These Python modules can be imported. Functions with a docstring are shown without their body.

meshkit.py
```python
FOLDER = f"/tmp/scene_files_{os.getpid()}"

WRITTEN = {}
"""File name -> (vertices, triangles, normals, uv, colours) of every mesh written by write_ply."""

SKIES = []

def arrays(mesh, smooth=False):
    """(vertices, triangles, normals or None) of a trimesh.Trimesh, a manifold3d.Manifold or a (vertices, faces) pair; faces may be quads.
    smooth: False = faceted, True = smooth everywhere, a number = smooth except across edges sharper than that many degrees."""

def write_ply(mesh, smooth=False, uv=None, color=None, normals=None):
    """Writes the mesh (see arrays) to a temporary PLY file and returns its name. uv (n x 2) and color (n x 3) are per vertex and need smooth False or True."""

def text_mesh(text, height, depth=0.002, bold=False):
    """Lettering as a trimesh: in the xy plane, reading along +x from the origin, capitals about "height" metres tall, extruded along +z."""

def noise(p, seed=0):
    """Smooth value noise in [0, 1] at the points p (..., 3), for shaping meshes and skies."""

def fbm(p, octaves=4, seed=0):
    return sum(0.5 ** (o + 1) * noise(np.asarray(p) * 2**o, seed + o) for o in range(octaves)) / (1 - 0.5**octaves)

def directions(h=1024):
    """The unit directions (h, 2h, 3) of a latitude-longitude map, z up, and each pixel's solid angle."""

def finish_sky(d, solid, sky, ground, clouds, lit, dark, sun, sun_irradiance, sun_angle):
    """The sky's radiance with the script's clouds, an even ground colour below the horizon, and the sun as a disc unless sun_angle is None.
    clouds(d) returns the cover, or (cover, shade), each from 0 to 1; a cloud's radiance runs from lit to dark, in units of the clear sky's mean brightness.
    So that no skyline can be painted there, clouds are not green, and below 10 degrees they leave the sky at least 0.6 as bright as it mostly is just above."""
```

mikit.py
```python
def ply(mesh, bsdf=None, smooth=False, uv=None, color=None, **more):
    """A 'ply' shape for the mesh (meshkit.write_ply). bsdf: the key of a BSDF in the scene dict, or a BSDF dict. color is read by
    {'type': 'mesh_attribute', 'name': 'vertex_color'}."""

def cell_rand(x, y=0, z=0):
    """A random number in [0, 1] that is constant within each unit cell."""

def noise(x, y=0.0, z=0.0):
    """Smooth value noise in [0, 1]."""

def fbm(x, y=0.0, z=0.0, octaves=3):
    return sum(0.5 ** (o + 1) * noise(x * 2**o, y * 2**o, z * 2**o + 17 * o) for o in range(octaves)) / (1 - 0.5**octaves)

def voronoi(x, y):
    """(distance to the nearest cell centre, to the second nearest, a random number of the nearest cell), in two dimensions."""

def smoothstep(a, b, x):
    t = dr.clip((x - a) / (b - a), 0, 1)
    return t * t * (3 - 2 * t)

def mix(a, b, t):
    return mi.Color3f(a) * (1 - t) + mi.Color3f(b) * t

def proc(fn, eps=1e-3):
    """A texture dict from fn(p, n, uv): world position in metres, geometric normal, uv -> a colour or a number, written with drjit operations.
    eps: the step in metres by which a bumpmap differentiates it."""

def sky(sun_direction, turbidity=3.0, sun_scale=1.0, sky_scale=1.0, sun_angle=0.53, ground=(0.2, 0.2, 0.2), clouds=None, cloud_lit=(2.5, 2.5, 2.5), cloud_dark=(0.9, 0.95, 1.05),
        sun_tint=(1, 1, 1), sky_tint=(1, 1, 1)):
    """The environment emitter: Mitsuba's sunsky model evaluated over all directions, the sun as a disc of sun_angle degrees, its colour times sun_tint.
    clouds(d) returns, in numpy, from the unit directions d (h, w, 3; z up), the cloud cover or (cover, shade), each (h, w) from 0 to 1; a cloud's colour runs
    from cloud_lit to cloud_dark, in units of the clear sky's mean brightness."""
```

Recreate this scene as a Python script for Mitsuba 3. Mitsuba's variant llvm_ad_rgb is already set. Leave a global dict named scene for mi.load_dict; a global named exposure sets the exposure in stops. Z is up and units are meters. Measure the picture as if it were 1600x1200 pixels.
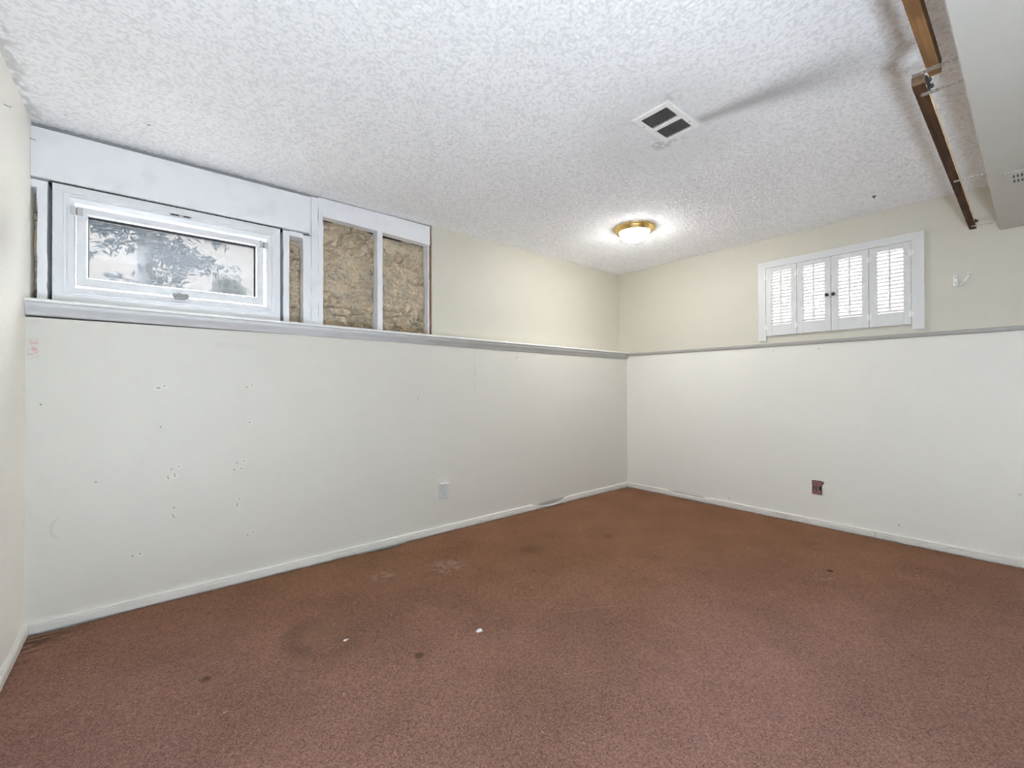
import math
import numpy as np, trimesh, shapely
import shapely.geometry as sg
import drjit as dr
import mitsuba as mi
import mikit, meshkit
from mikit import proc, noise, fbm, voronoi, smoothstep, mix, cell_rand

T = mi.ScalarTransform4f
scene, labels = {'type': 'scene'}, {}

# ------------------------------------------------------------------ camera, sky, lamps, exposure
EYE = np.array([0.0, 0.0, 1.054])
FWD = np.array([0.63957, 0.76871, 0.00604])
UP = np.array([-0.00133, -0.00675, 0.99998])
scene['camera'] = {'type': 'perspective', 'fov_axis': 'x', 'fov': 2 * math.degrees(math.atan(800 / 683.13)), 'near_clip': 0.02, 'far_clip': 200.0,
                   'to_world': T().look_at(origin=EYE.tolist(), target=(EYE + FWD).tolist(), up=UP.tolist())}
exposure = 0.27
SKY = 100            # overcast sky
DOME = 88            # brass ceiling light, radiance of its glass
FILL = 195          # dome of the unseen fill uplight added behind the camera
scene['sky'] = mikit.sky((0.5, -0.3, 0.8), turbidity=4.0, sun_scale=0.0, sky_scale=SKY, ground=(0.3, 0.3, 0.28),
                         clouds=lambda d: (np.ones(d.shape[:2]), 0.25 * meshkit.fbm(d * 3.0, 3)), cloud_lit=(2.6, 2.65, 2.7), cloud_dark=(1.7, 1.75, 1.85))

# ------------------------------------------------------------------ room sizes (metres)
XB, D, XC, H = 3.8745, 2.7647, -0.404, 2.25
Y = D + 0.0976            # plane of the recessed upper part of the left wall
YB = -0.9                 # wall behind the camera
SOF, SOFZ = 0.137, 1.97   # soffit edge and underside


# ------------------------------------------------------------------ helpers
def box(x0, x1, y0, y1, z0, z1):
    m = trimesh.creation.box(extents=(abs(x1 - x0), abs(y1 - y0), abs(z1 - z0)))
    m.apply_translation(((x0 + x1) / 2, (y0 + y1) / 2, (z0 + z1) / 2))
    return m


def bbox(x0, x1, y0, y1, z0, z1, c=0.002):
    """A box with chamfered edges."""
    p = []
    for sx, a in ((1, x0), (-1, x1)):
        for sy, b in ((1, y0), (-1, y1)):
            for sz, d in ((1, z0), (-1, z1)):
                p += [(a + sx * c, b + sy * c, d), (a + sx * c, b, d + sz * c), (a, b + sy * c, d + sz * c)]
    return trimesh.convex.convex_hull(np.array(p))


def cat(*ms):
    return trimesh.util.concatenate([m for m in ms])


def extr(poly, h):
    polys = poly.geoms if hasattr(poly, 'geoms') else [poly]
    return cat(*[trimesh.creation.extrude_polygon(g, h, engine='earcut') for g in polys])


def remap(m, o, ex, ey, ez):
    """Local x, y, z of the mesh go to the world directions ex, ey, ez from the point o."""
    m = m.copy()
    v = np.asarray(m.vertices)
    A = np.array([ex, ey, ez], float)
    m.vertices = np.asarray(o, float) + v @ A
    if np.linalg.det(A) < 0:
        m.invert()
    return m


def xz(poly, y0, y1):
    """A polygon in x, z extruded from y0 to y1."""
    return remap(extr(poly, abs(y1 - y0)), (0, min(y0, y1), 0), (1, 0, 0), (0, 0, 1), (0, 1, 0))


def yz(poly, x0, x1):
    return remap(extr(poly, abs(x1 - x0)), (min(x0, x1), 0, 0), (0, 1, 0), (0, 0, 1), (1, 0, 0))


def rect(a0, a1, b0, b1):
    return sg.box(min(a0, a1), min(b0, b1), max(a0, a1), max(b0, b1))


def lathe(prof, n=40):
    """(r, z) profile turned about z."""
    prof = np.array(prof, float)
    a = np.linspace(0, 2 * np.pi, n, endpoint=False)
    v = np.stack([prof[:, 0, None] * np.cos(a), prof[:, 0, None] * np.sin(a), np.repeat(prof[:, 1, None], n, 1)], -1).reshape(-1, 3)
    f = []
    for i in range(len(prof) - 1):
        for j in range(n):
            k = (j + 1) % n
            f += [(i * n + j, i * n + k, (i + 1) * n + k), (i * n + j, (i + 1) * n + k, (i + 1) * n + j)]
    m = trimesh.Trimesh(v, f, process=True)
    m.update_faces(m.nondegenerate_faces())
    return m


def cyl(p0, p1, r, n=12, r1=None):
    p0, p1 = np.array(p0, float), np.array(p1, float)
    L = np.linalg.norm(p1 - p0)
    m = lathe([(0, 0), (r, 0), (r if r1 is None else r1, L), (0, L)], n)
    m.apply_transform(trimesh.geometry.align_vectors([0, 0, 1], (p1 - p0) / L))
    m.apply_translation(p0)
    m.fix_normals()
    return m


used = {}


def numbered(key):
    n = used.get(key, -1) + 1
    used[key] = n
    return key if n == 0 else f'{key}_{n:03d}'


def obj(name, mesh, bsdf, parent=None, smooth=False, label=None, cat_=None, group=None, kind=None, **more):
    key = numbered(parent + '__' + name if parent else name)
    scene[key] = mikit.ply(mesh, bsdf, smooth=smooth, **more)
    tag(key, label, cat_, group, kind)
    return key


def tag(key, label=None, cat_=None, group=None, kind=None):
    d = {k: v for k, v in (('label', label), ('category', cat_), ('group', group), ('kind', kind)) if v}
    if d:
        labels[key] = {**labels.get(key, {}), **d}


def thing(name, label, cat_=None, group=None, kind=None):
    key = numbered(name)
    tag(key, label, cat_, group, kind)
    return key


def mat(name, d, two=True):
    scene[name] = {'type': 'twosided', 'bsdf': d} if two else d
    return name


def rgb(*c):
    return {'type': 'rgb', 'value': list(c)}


def plain(name, c, rough=0.6, spec=0.3, metallic=0.0, **k):
    return mat(name, {'type': 'principled', 'base_color': c if isinstance(c, dict) else rgb(*c), 'roughness': rough, 'specular': spec, 'metallic': metallic, **k})


def bumped(name, inner, fn, scale, eps=1e-3):
    return mat(name, {'type': 'bumpmap', 'arbitrary': proc(fn, eps), 'scale': scale, 'bsdf': inner})


# ------------------------------------------------------------------ materials
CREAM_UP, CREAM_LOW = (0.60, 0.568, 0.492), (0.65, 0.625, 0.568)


def spots(u, v, pts):
    s = mi.Float(0)
    for a, b, r, k in pts:
        s = dr.maximum(s, k * (1 - smoothstep(0.35 * r, r, dr.sqrt(dr.square(u - a) + dr.square(v - b)))))
    return s


HOLES = [(x, z, 0.0055, 0.75) for x, z in (
    (0.035, 1.054), (0.042, 1.053), (0.062, 1.063), (0.415, 1.056), (0.44, 1.066), (0.047, 0.861), (0.428, 0.863), (0.09, 0.648), (0.118, 0.658), (0.075, 0.612), (0.078, 0.604),
    (0.102, 0.622), (0.104, 0.612), (0.368, 0.649), (0.40, 0.655), (0.356, 0.612), (0.388, 0.615), (0.10, 0.455), (0.095, 0.418), (0.10, 0.408), (0.38, 0.454), (0.371, 0.425),
    (0.369, 0.417), (0.419, 0.248), (0.443, 0.26), (-0.057, 0.252), (-0.029, 0.257), (1.446, 0.972), (1.576, 0.442), (-0.184, 0.623), (2.35, 1.29), (2.356, 1.30), (-0.358, 0.983))]


def wall_left_low(p, n, uv):
    x, z = p.x, p.z
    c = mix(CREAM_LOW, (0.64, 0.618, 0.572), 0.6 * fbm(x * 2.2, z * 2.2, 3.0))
    halo = spots(x, z, [(a, b, 0.02, 0.25) for a, b, _, _ in HOLES[:27:2]])
    c = mix(c, (0.80, 0.79, 0.72), halo)
    c = mix(c, (0.16, 0.14, 0.11), spots(x, z, HOLES))
    # square of old tape, paint pulled off in strips, a red smear in the corner, faint rubs
    tape = smoothstep(0.268, 0.274, x) * (1 - smoothstep(0.455, 0.475, x)) * smoothstep(1.262, 1.266, z) * (1 - smoothstep(1.291, 1.296, z))
    tape = tape * (1 - 0.9 * smoothstep(0.007, 0.003, dr.abs((x - 0.42) - (z - 1.28))))
    c = mix(c, (0.60, 0.58, 0.54), 0.55 * tape)
    strip = smoothstep(0.012, 0.004, dr.abs(x - 1.93 - 0.02 * (noise(z * 30.0) - 0.5))) * smoothstep(0.98, 1.05, z) * smoothstep(0.52, 0.62, noise(x * 160.0, z * 90.0, 1.0))
    c = mix(c, (0.52, 0.48, 0.42), 0.6 * strip)
    smear = smoothstep(0.022, 0.010, dr.abs(x + 0.381)) * smoothstep(1.175, 1.20, z) * (1 - smoothstep(1.24, 1.28, z)) * smoothstep(0.40, 0.6, noise(x * 110.0, z * 150.0, 2.0))
    c = mix(c, (0.56, 0.33, 0.31), 0.7 * smear)
    arc = smoothstep(0.010, 0.002, dr.abs(dr.sqrt(dr.square(x + 0.275) + dr.square(z - 0.435)) - 0.052)) * smoothstep(-0.29, -0.32, x)
    c = mix(c, (0.50, 0.49, 0.47), 0.45 * arc)
    c = mix(c, (0.62, 0.61, 0.58), 0.35 * spots(x, z, [(0.92, 1.213, 0.05, 1.0), (1.35, 0.99, 0.12, 0.3)]))
    # bare, stained strip where the baseboard has broken away
    bare = smoothstep(2.52, 2.64, x) * (1 - smoothstep(2.88, 2.94, x)) * (1 - smoothstep(0.036, 0.052, z - 0.02 * (x - 2.7)))
    c = mix(c, (0.30, 0.29, 0.26), 0.85 * bare)
    return c


def wall_right_low(p, n, uv):
    y, z = p.y, p.z
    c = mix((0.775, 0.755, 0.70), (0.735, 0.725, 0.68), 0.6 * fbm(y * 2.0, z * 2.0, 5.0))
    c = mix(c, (0.35, 0.32, 0.28), spots(y, z, [(1.72, 0.075, 0.009, 0.7), (0.60, 0.115, 0.009, 0.7), (1.36, 1.335, 0.008, 0.5), (1.05, 1.33, 0.012, 0.4), (0.07, 0.42, 0.008, 0.5)]))
    bare = (1 - smoothstep(2.20, 2.30, y)) * smoothstep(1.935, 1.94, y) * (1 - smoothstep(0.045, 0.052, z))
    return mix(c, (0.40, 0.39, 0.36), 0.7 * bare)


def paint(name, fn, rough=0.5):
    mat(name, {'type': 'principled', 'base_color': proc(fn) if callable(fn) else rgb(*fn), 'roughness': rough, 'specular': 0.3})


paint('paint_left', wall_left_low)
paint('paint_right', wall_right_low)
paint('paint_upper', lambda p, n, uv: mix(CREAM_UP, (0.58, 0.548, 0.472), 0.5 * fbm(p.x * 2.0 + p.y * 2.0, p.z * 2.0, 1.0)))
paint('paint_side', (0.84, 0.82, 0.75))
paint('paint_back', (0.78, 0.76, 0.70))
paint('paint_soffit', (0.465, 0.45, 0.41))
paint('white_board', lambda p, n, uv: mix((0.80, 0.805, 0.83), (0.74, 0.745, 0.765), 0.8 * smoothstep(0.55, 0.8, fbm(p.x * 9.0, p.z * 9.0, 2.0))), 0.42)
plain('vinyl', (0.77, 0.78, 0.80), 0.3, 0.5)
plain('trim_white', (0.79, 0.79, 0.775), 0.38, 0.4)
plain('louver_white', (0.84, 0.84, 0.835), 0.4, 0.4)
plain('shutter_white', (0.67, 0.67, 0.668), 0.4, 0.4)


def worn_paint(a, b):
    return lambda p, n, uv: mix(a, b, 0.6 * smoothstep(0.55, 0.75, fbm(p.x * 6.0 + p.y * 6.0, p.y * 3.0, p.z * 30.0)))


plain('ledge_lit_fade', proc(lambda p, n, uv: mix((0.60, 0.605, 0.615), (0.41, 0.40, 0.38), smoothstep(0.7, 1.9, p.x + 0.5 * (fbm(p.x * 9.0, p.z * 40.0, 1.0) - 0.5)))), 0.45)     # painted light falloff: lit tone at the left fading to shaded grey
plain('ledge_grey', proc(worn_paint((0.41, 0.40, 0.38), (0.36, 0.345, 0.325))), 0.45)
plain('base_paint', proc(worn_paint((0.72, 0.705, 0.66), (0.64, 0.62, 0.57))), 0.42)
plain('gap_dark', (0.05, 0.05, 0.052), 0.9, 0.1)
plain('gap_grey', (0.30, 0.30, 0.31), 0.9, 0.1)
plain('gasket_shade', (0.03, 0.032, 0.036), 0.6)
plain('clear_plastic', (0.55, 0.55, 0.55), 0.3, 0.5)
plain('latch_grey', (0.30, 0.30, 0.30), 0.3, 0.6)


def ceiling_colour(p, n, uv):
    x, y = p.x, p.y
    c = mix((0.87, 0.87, 0.87), (0.83, 0.83, 0.835), fbm(x * 1.6, y * 1.6, 7.0))
    c = mix(c * 0.85, c, smoothstep(-0.0004, -0.0024, p.z - H - 0.0006 * noise(x * 90.0, y * 90.0)))      # valleys between the lumps darkened in the colour to suggest shade
    # soot blown from the register: a streak towards the soffit and smudges at its corners
    w = 0.035 + 0.14 * smoothstep(0.95, 0.2, y)
    streak = dr.exp(-dr.square((x - 1.905 - 0.20 * (0.95 - y)) / w)) * smoothstep(0.985, 0.95, y) * smoothstep(0.05, 0.95, y)
    c = mix(c, (0.24, 0.228, 0.22), 0.88 * streak)
    smudge = spots(x, y, [(1.95, 1.18, 0.075, 0.8), (1.66, 1.17, 0.06, 0.25), (1.665, 0.96, 0.05, 0.5), (1.97, 1.10, 0.05, 0.5)]) * smoothstep(0.25, 0.7, noise(x * 60.0, y * 60.0, 9.0))
    c = mix(c, (0.26, 0.25, 0.24), 0.8 * smudge)
    halo = spots(x, y, [(1.85, 1.10, 0.55, 1.0)])
    c = mix(c, (0.62, 0.61, 0.60), 0.45 * halo)
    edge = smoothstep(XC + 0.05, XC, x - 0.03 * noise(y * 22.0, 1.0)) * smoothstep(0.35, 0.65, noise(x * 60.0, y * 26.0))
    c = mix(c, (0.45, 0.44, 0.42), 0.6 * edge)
    return mix(c, (0.30, 0.22, 0.14), spots(x, y, [(0.0, 2.575, 0.010, 0.8), (-0.28, 2.71, 0.009, 0.6)]))


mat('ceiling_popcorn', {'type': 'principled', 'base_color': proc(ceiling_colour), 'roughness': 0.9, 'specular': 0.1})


def pile(p, n, uv):
    x, y = p.x, p.y
    return 0.5 * noise(x * 300.0, y * 300.0, 1.0) + 0.22 * noise(x * 150.0 + 3.0 * noise(x * 35.0, y * 35.0), y * 160.0, 2.0) + 0.38 * noise(x * 520.0, y * 520.0, 3.0)


def carpet_colour(p, n, uv):
    x, y = p.x, p.y
    base = mix((0.205, 0.112, 0.090), (0.232, 0.126, 0.106), smoothstep(0.35, 0.65, fbm(x * 1.3, y * 1.3, 3.0)))
    worn = smoothstep(0.9, 2.5, x * 0.45 + y * 0.75 + 0.3 * (fbm(x * 2.0, y * 2.0, 4.0) - 0.5))
    base = mix(base, (0.180, 0.087, 0.044), 0.85 * worn)
    t = pile(p, n, uv)
    c = base * (0.22 + 1.42 * t)
    c = mix(c, mi.Color3f(0.36, 0.25, 0.22), 0.5 * smoothstep(0.70, 0.95, noise(x * 330.0, y * 330.0, 6.0)))
    c = c * (0.80 + 0.38 * fbm(x * 5.0, y * 5.0, 8.0))
    ring = smoothstep(0.09, 0.02, dr.abs(dr.sqrt(dr.square((x - 0.62) / 1.1) + dr.square(y - 1.96)) - 0.13)) * smoothstep(0.32, 0.62, fbm(x * 9.0, y * 9.0, 2.0)) * smoothstep(0.75, 0.5, x + 0.3 * (y - 1.9))
    c = mix(c, mi.Color3f(0.09, 0.055, 0.04), 0.55 * ring)
    c = mix(c, mi.Color3f(0.19, 0.12, 0.07), 0.35 * spots(x, y, [(0.58, 1.98, 0.12, 1.0), (0.62, 2.06, 0.10, 0.6)]))
    pale = spots(x, y, [(1.35, 2.22, 0.14, 0.8), (1.01, 2.34, 0.09, 0.8), (2.85, 0.75, 0.07, 0.9), (2.96, 0.99, 0.05, 0.6)]) * smoothstep(0.35, 0.7, noise(x * 45.0, y * 45.0, 1.0))
    c = mix(c, mi.Color3f(0.36, 0.25, 0.215), 0.5 * pale)
    dark = spots(x, y, [(2.983, 0.762, 0.022, 0.95), (0.82, 1.56, 0.03, 0.55), (2.49, 1.94, 0.05, 0.4), (0.16, 1.93, 0.025, 0.5), (1.9, 2.1, 0.12, 0.25)])
    c = mix(c, mi.Color3f(0.02, 0.013, 0.010), dark)
    crumbs = smoothstep(0.955, 0.985, noise(x * 95.0, y * 95.0, 12.0)) * smoothstep(0.45, 0.7, fbm(x * 3.0, y * 3.0, 11.0))
    c = mix(c, mi.Color3f(0.5, 0.42, 0.36), 0.7 * crumbs)
    crease = smoothstep(0.006, 0.001, dr.abs(y - 1.27 + 0.60 * (x - 1.75) + 0.05 * (noise(x * 3.0) - 0.5))) * smoothstep(1.2, 1.4, x) * (1 - smoothstep(2.2, 2.4, x)) * smoothstep(0.3, 0.6, noise(x * 9.0, 3.0))
    c = mix(c, mi.Color3f(0.34, 0.23, 0.19), 0.35 * crease)
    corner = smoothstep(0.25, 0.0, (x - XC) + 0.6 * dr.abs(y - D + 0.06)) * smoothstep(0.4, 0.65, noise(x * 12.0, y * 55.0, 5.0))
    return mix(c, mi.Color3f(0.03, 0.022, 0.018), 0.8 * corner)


bumped('carpet', {'type': 'principled', 'base_color': proc(carpet_colour), 'roughness': 1.0, 'specular': 0.0, 'sheen': 0.3}, pile, 0.006)


def batt_colour(p, n, uv):
    a = fbm(p.x * 14.0, p.z * 14.0, p.y * 14.0)
    c = mix((0.72, 0.60, 0.44), (0.60, 0.51, 0.39), smoothstep(0.35, 0.65, a))
    c = mix(c, (0.42, 0.37, 0.29), 0.7 * smoothstep(0.55, 0.8, fbm(p.x * 30.0, p.z * 36.0, 5.0)))
    c = mix(c, (0.80, 0.70, 0.55), 0.6 * smoothstep(0.6, 0.85, noise(p.x * 160.0, p.z * 160.0, 2.0)))
    return mix(c, (0.20, 0.17, 0.13), 0.5 * smoothstep(0.76, 0.9, noise(p.x * 110.0, p.z * 130.0, 8.0)))


bumped('batt_wool', {'type': 'principled', 'base_color': proc(batt_colour), 'roughness': 1.0, 'specular': 0.0},
       lambda p, n, uv: noise(p.x * 260.0, p.y * 200.0, p.z * 260.0) + 0.6 * noise(p.x * 520.0, p.y * 300.0, p.z * 520.0), 0.004)


def wood(a, b, s=1.0):
    def fn(p, n, uv):
        g = fbm(p.x * 5.0, p.y * 150.0, p.z * 150.0, 3)
        band = smoothstep(0.35, 0.7, fbm(p.x * 9.0 + 2.0, p.y * 40.0, p.z * 40.0))
        c = mix(a, b, smoothstep(0.3, 0.7, g))
        return c * (0.78 + 0.35 * band)
    return fn


plain('wood_dark', proc(wood((0.060, 0.028, 0.013), (0.034, 0.016, 0.008))), 0.7, 0.1)
plain('wood_cut', proc(wood((0.16, 0.10, 0.062), (0.12, 0.07, 0.043))), 0.8)
plain('wood_raw', proc(wood((0.70, 0.56, 0.38), (0.60, 0.46, 0.30))), 0.7)
plain('wood_orange', proc(wood((0.17, 0.088, 0.034), (0.125, 0.060, 0.023))), 0.6, 0.15)
plain('wood_brown', proc(wood((0.25, 0.14, 0.10), (0.17, 0.09, 0.06))), 0.7)
mat('zinc', {'type': 'roughconductor', 'material': 'Al', 'alpha': 0.32, 'specular_reflectance': rgb(0.72, 0.72, 0.71)})
mat('brass', {'type': 'roughconductor', 'alpha': 0.16, 'material': 'none', 'specular_reflectance': rgb(0.80, 0.58, 0.22)})
plain('register_white', (0.80, 0.79, 0.76), 0.4)
plain('register_fin', (0.16, 0.155, 0.145), 0.5)
plain('black', (0.015, 0.015, 0.016), 0.35, 0.5)
plain('screw', (0.22, 0.21, 0.20), 0.4, 0.5, 0.6)
plain('plate_grey', (0.60, 0.615, 0.60), 0.35)
plain('box_pink', proc(lambda p, n, uv: mix((0.235, 0.115, 0.11), (0.16, 0.078, 0.075), fbm(p.y * 60.0, p.z * 60.0))), 0.6)
plain('lamp_white', (0.85, 0.83, 0.78), 0.4)
plain('paper', (0.75, 0.74, 0.75), 0.8)
mat('glass', {'type': 'thindielectric', 'int_ior': 1.5}, False)
mat('dusty_glass', {'type': 'blendbsdf', 'weight': 0.06, 'a': {'type': 'thindielectric', 'int_ior': 1.5},
                    'b': {'type': 'principledthin', 'base_color': rgb(0.75, 0.8, 0.86), 'roughness': 0.9, 'diff_trans': 1.4}}, False)
plain('concrete', (0.10, 0.085, 0.075), 0.95)
plain('lawn', proc(lambda p, n, uv: mix((0.20, 0.20, 0.18), (0.26, 0.255, 0.235), fbm(p.x * 3.0, p.y * 3.0))), 1.0, 0.0)
plain('stucco', proc(lambda p, n, uv: mix((0.030, 0.0278, 0.0262), (0.027, 0.0253, 0.0242), fbm(p.x * 1.5, p.z * 1.5))), 0.9)
plain('siding', (0.068, 0.068, 0.068), 0.9)
plain('shingles', (0.12, 0.11, 0.11), 0.9)
plain('bark', proc(lambda p, n, uv: mix((0.018, 0.020, 0.023), (0.008, 0.009, 0.011), fbm(p.x * 40.0, p.y * 40.0, p.z * 9.0))), 0.95)
mat('needles', {'type': 'principledthin', 'base_color': rgb(0.014, 0.020, 0.025), 'roughness': 0.8, 'diff_trans': 0.7}, False)
mat('leaves_shrub', {'type': 'principledthin', 'base_color': rgb(0.022, 0.026, 0.025), 'roughness': 0.8, 'diff_trans': 0.8}, False)

# ------------------------------------------------------------------ the setting: floor, ceiling, soffit
flr = thing('floor', 'reddish brown worn carpet floor of the empty room', 'floor', kind='structure')
obj('slab', box(XC - 0.1, XB + 0.2, YB - 0.1, Y + 0.1, -0.15, -0.014), 'concrete', flr)
rng = np.random.default_rng(3)
xs = np.linspace(XC + 0.006, XB - 0.006, 260)
edge = D - 0.0145 - 0.008 * meshkit.noise(np.stack([xs * 18, xs * 0, xs * 0], 1))
edge = edge - 0.030 * np.clip(1 - ((xs - 1.20) / 0.20) ** 2, 0, 1) - 0.016 * np.clip(1 - ((xs + 0.30) / 0.12) ** 2, 0, 1) - 0.012 * np.clip(1 - ((xs - 2.72) / 0.14) ** 2, 0, 1)
edge = edge - 0.010 * np.clip(1 - ((xs - 3.80) / 0.08) ** 2, 0, 1)
ys = np.linspace(edge[-1], YB + 0.01, 200)[1:]
edge2 = XB - 0.0145 - 0.007 * meshkit.noise(np.stack([ys * 16, ys * 0 + 4, ys * 0], 1)) - 0.012 * np.clip(1 - ((ys - 1.96) / 0.10) ** 2, 0, 1)
cp = sg.Polygon([(XC + 0.006, YB + 0.01)] + list(zip(xs[xs < XB - 0.03], edge[xs < XB - 0.03])) + list(zip(edge2, ys)))
obj('carpet', remap(extr(cp, 0.014), (0, 0, -0.014), (1, 0, 0), (0, 1, 0), (0, 0, 1)), 'carpet', flr, label='wall-to-wall brown carpet, stained and worn')

VX0, VX1, VY0, VY1 = 1.668, 1.936, 0.977, 1.155     # ceiling register
cl = thing('ceiling', 'white popcorn-textured ceiling', 'ceiling', kind='structure')
cp = rect(XC - 0.1, XB + 0.2, YB - 0.1, Y + 0.2).difference(rect(VX0 + 0.022, VX1 - 0.022, VY0 + 0.018, VY1 - 0.018))
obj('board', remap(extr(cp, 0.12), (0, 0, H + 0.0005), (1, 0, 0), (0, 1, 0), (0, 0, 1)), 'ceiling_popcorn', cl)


def popcorn(step=0.0042):
    """The sprayed texture: thousands of little lumps hanging from the ceiling board."""
    from scipy.spatial import cKDTree
    r = np.random.default_rng(21)
    x0, x1, y0, y1 = XC, XB, SOF - 0.01, Y + 0.012
    n = int((x1 - x0) * (y1 - y0) / 0.000075)
    lump = np.stack([r.uniform(x0, x1, n), r.uniform(y0, y1, n)], 1)
    size, tall = r.uniform(0.0035, 0.0075, n), r.uniform(0.4, 1.0, n)
    nx, ny = int((x1 - x0) / step), int((y1 - y0) / step)
    X, Yg = np.meshgrid(np.linspace(x0, x1, nx), np.linspace(y0, y1, ny), indexing='ij')
    P = np.stack([X.ravel(), Yg.ravel()], 1)
    d, k = cKDTree(lump).query(P, k=4, workers=-1)
    h = (tall[k] * size[k] * 0.60 * np.clip(1 - (d / size[k]) ** 2, 0, 1)).max(1)
    h = h + 0.0009 * meshkit.noise(np.stack([P[:, 0] * 120, P[:, 1] * 120, P[:, 0] * 0], 1))
    V = np.stack([P[:, 0], P[:, 1], H - h], 1)
    i, j = np.meshgrid(np.arange(nx - 1), np.arange(ny - 1), indexing='ij')
    q = np.stack([i * ny + j, i * ny + j + 1, (i + 1) * ny + j + 1, (i + 1) * ny + j], -1).reshape(-1, 4)
    c = P[q].mean(1)
    q = q[~((c[:, 0] > VX0 + 0.022) & (c[:, 0] < VX1 - 0.022) & (c[:, 1] > VY0 + 0.018) & (c[:, 1] < VY1 - 0.018))]
    return V, np.vstack([q[:, [0, 1, 2]], q[:, [0, 2, 3]]])


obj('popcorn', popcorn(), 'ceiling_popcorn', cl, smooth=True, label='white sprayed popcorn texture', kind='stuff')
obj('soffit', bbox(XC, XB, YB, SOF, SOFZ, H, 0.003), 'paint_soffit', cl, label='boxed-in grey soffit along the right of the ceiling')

# ------------------------------------------------------------------ walls
WX0, WX1, WZ0, WZ1 = -0.337, 0.600, 1.449, 1.992      # window unit in the left wall
wl = thing('wall_left', 'long cream wall with an opened-up upper part and bare painted framing', 'wall', kind='structure')
obj('lower_panel', box(XC - 0.1, XB + 0.1, D, D + 0.30, -0.1, 1.36), 'paint_left', wl, label='lower cream drywall with nail holes and patches')
obj('upper_panel', box(1.613, XB + 0.1, Y, Y + 0.0127, 1.34, H), 'paint_upper', wl, label='cream drywall right of the insulation')
obj('sheathing', xz(rect(XC - 0.1, XB + 0.2, 1.2, H + 0.1).difference(rect(WX0 + 0.015, WX1 - 0.015, WZ0 + 0.015, WZ1 - 0.015)), Y + 0.13, Y + 0.19), 'gap_dark', wl)
obj('top_plate', box(XC, 1.613, Y + 0.012, Y + 0.13, 2.19, H), 'gap_grey', wl)
obj('sill_plate', box(XC, 1.613, Y - 0.001, Y + 0.13, 1.36, 1.428), 'white_board', wl)


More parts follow.
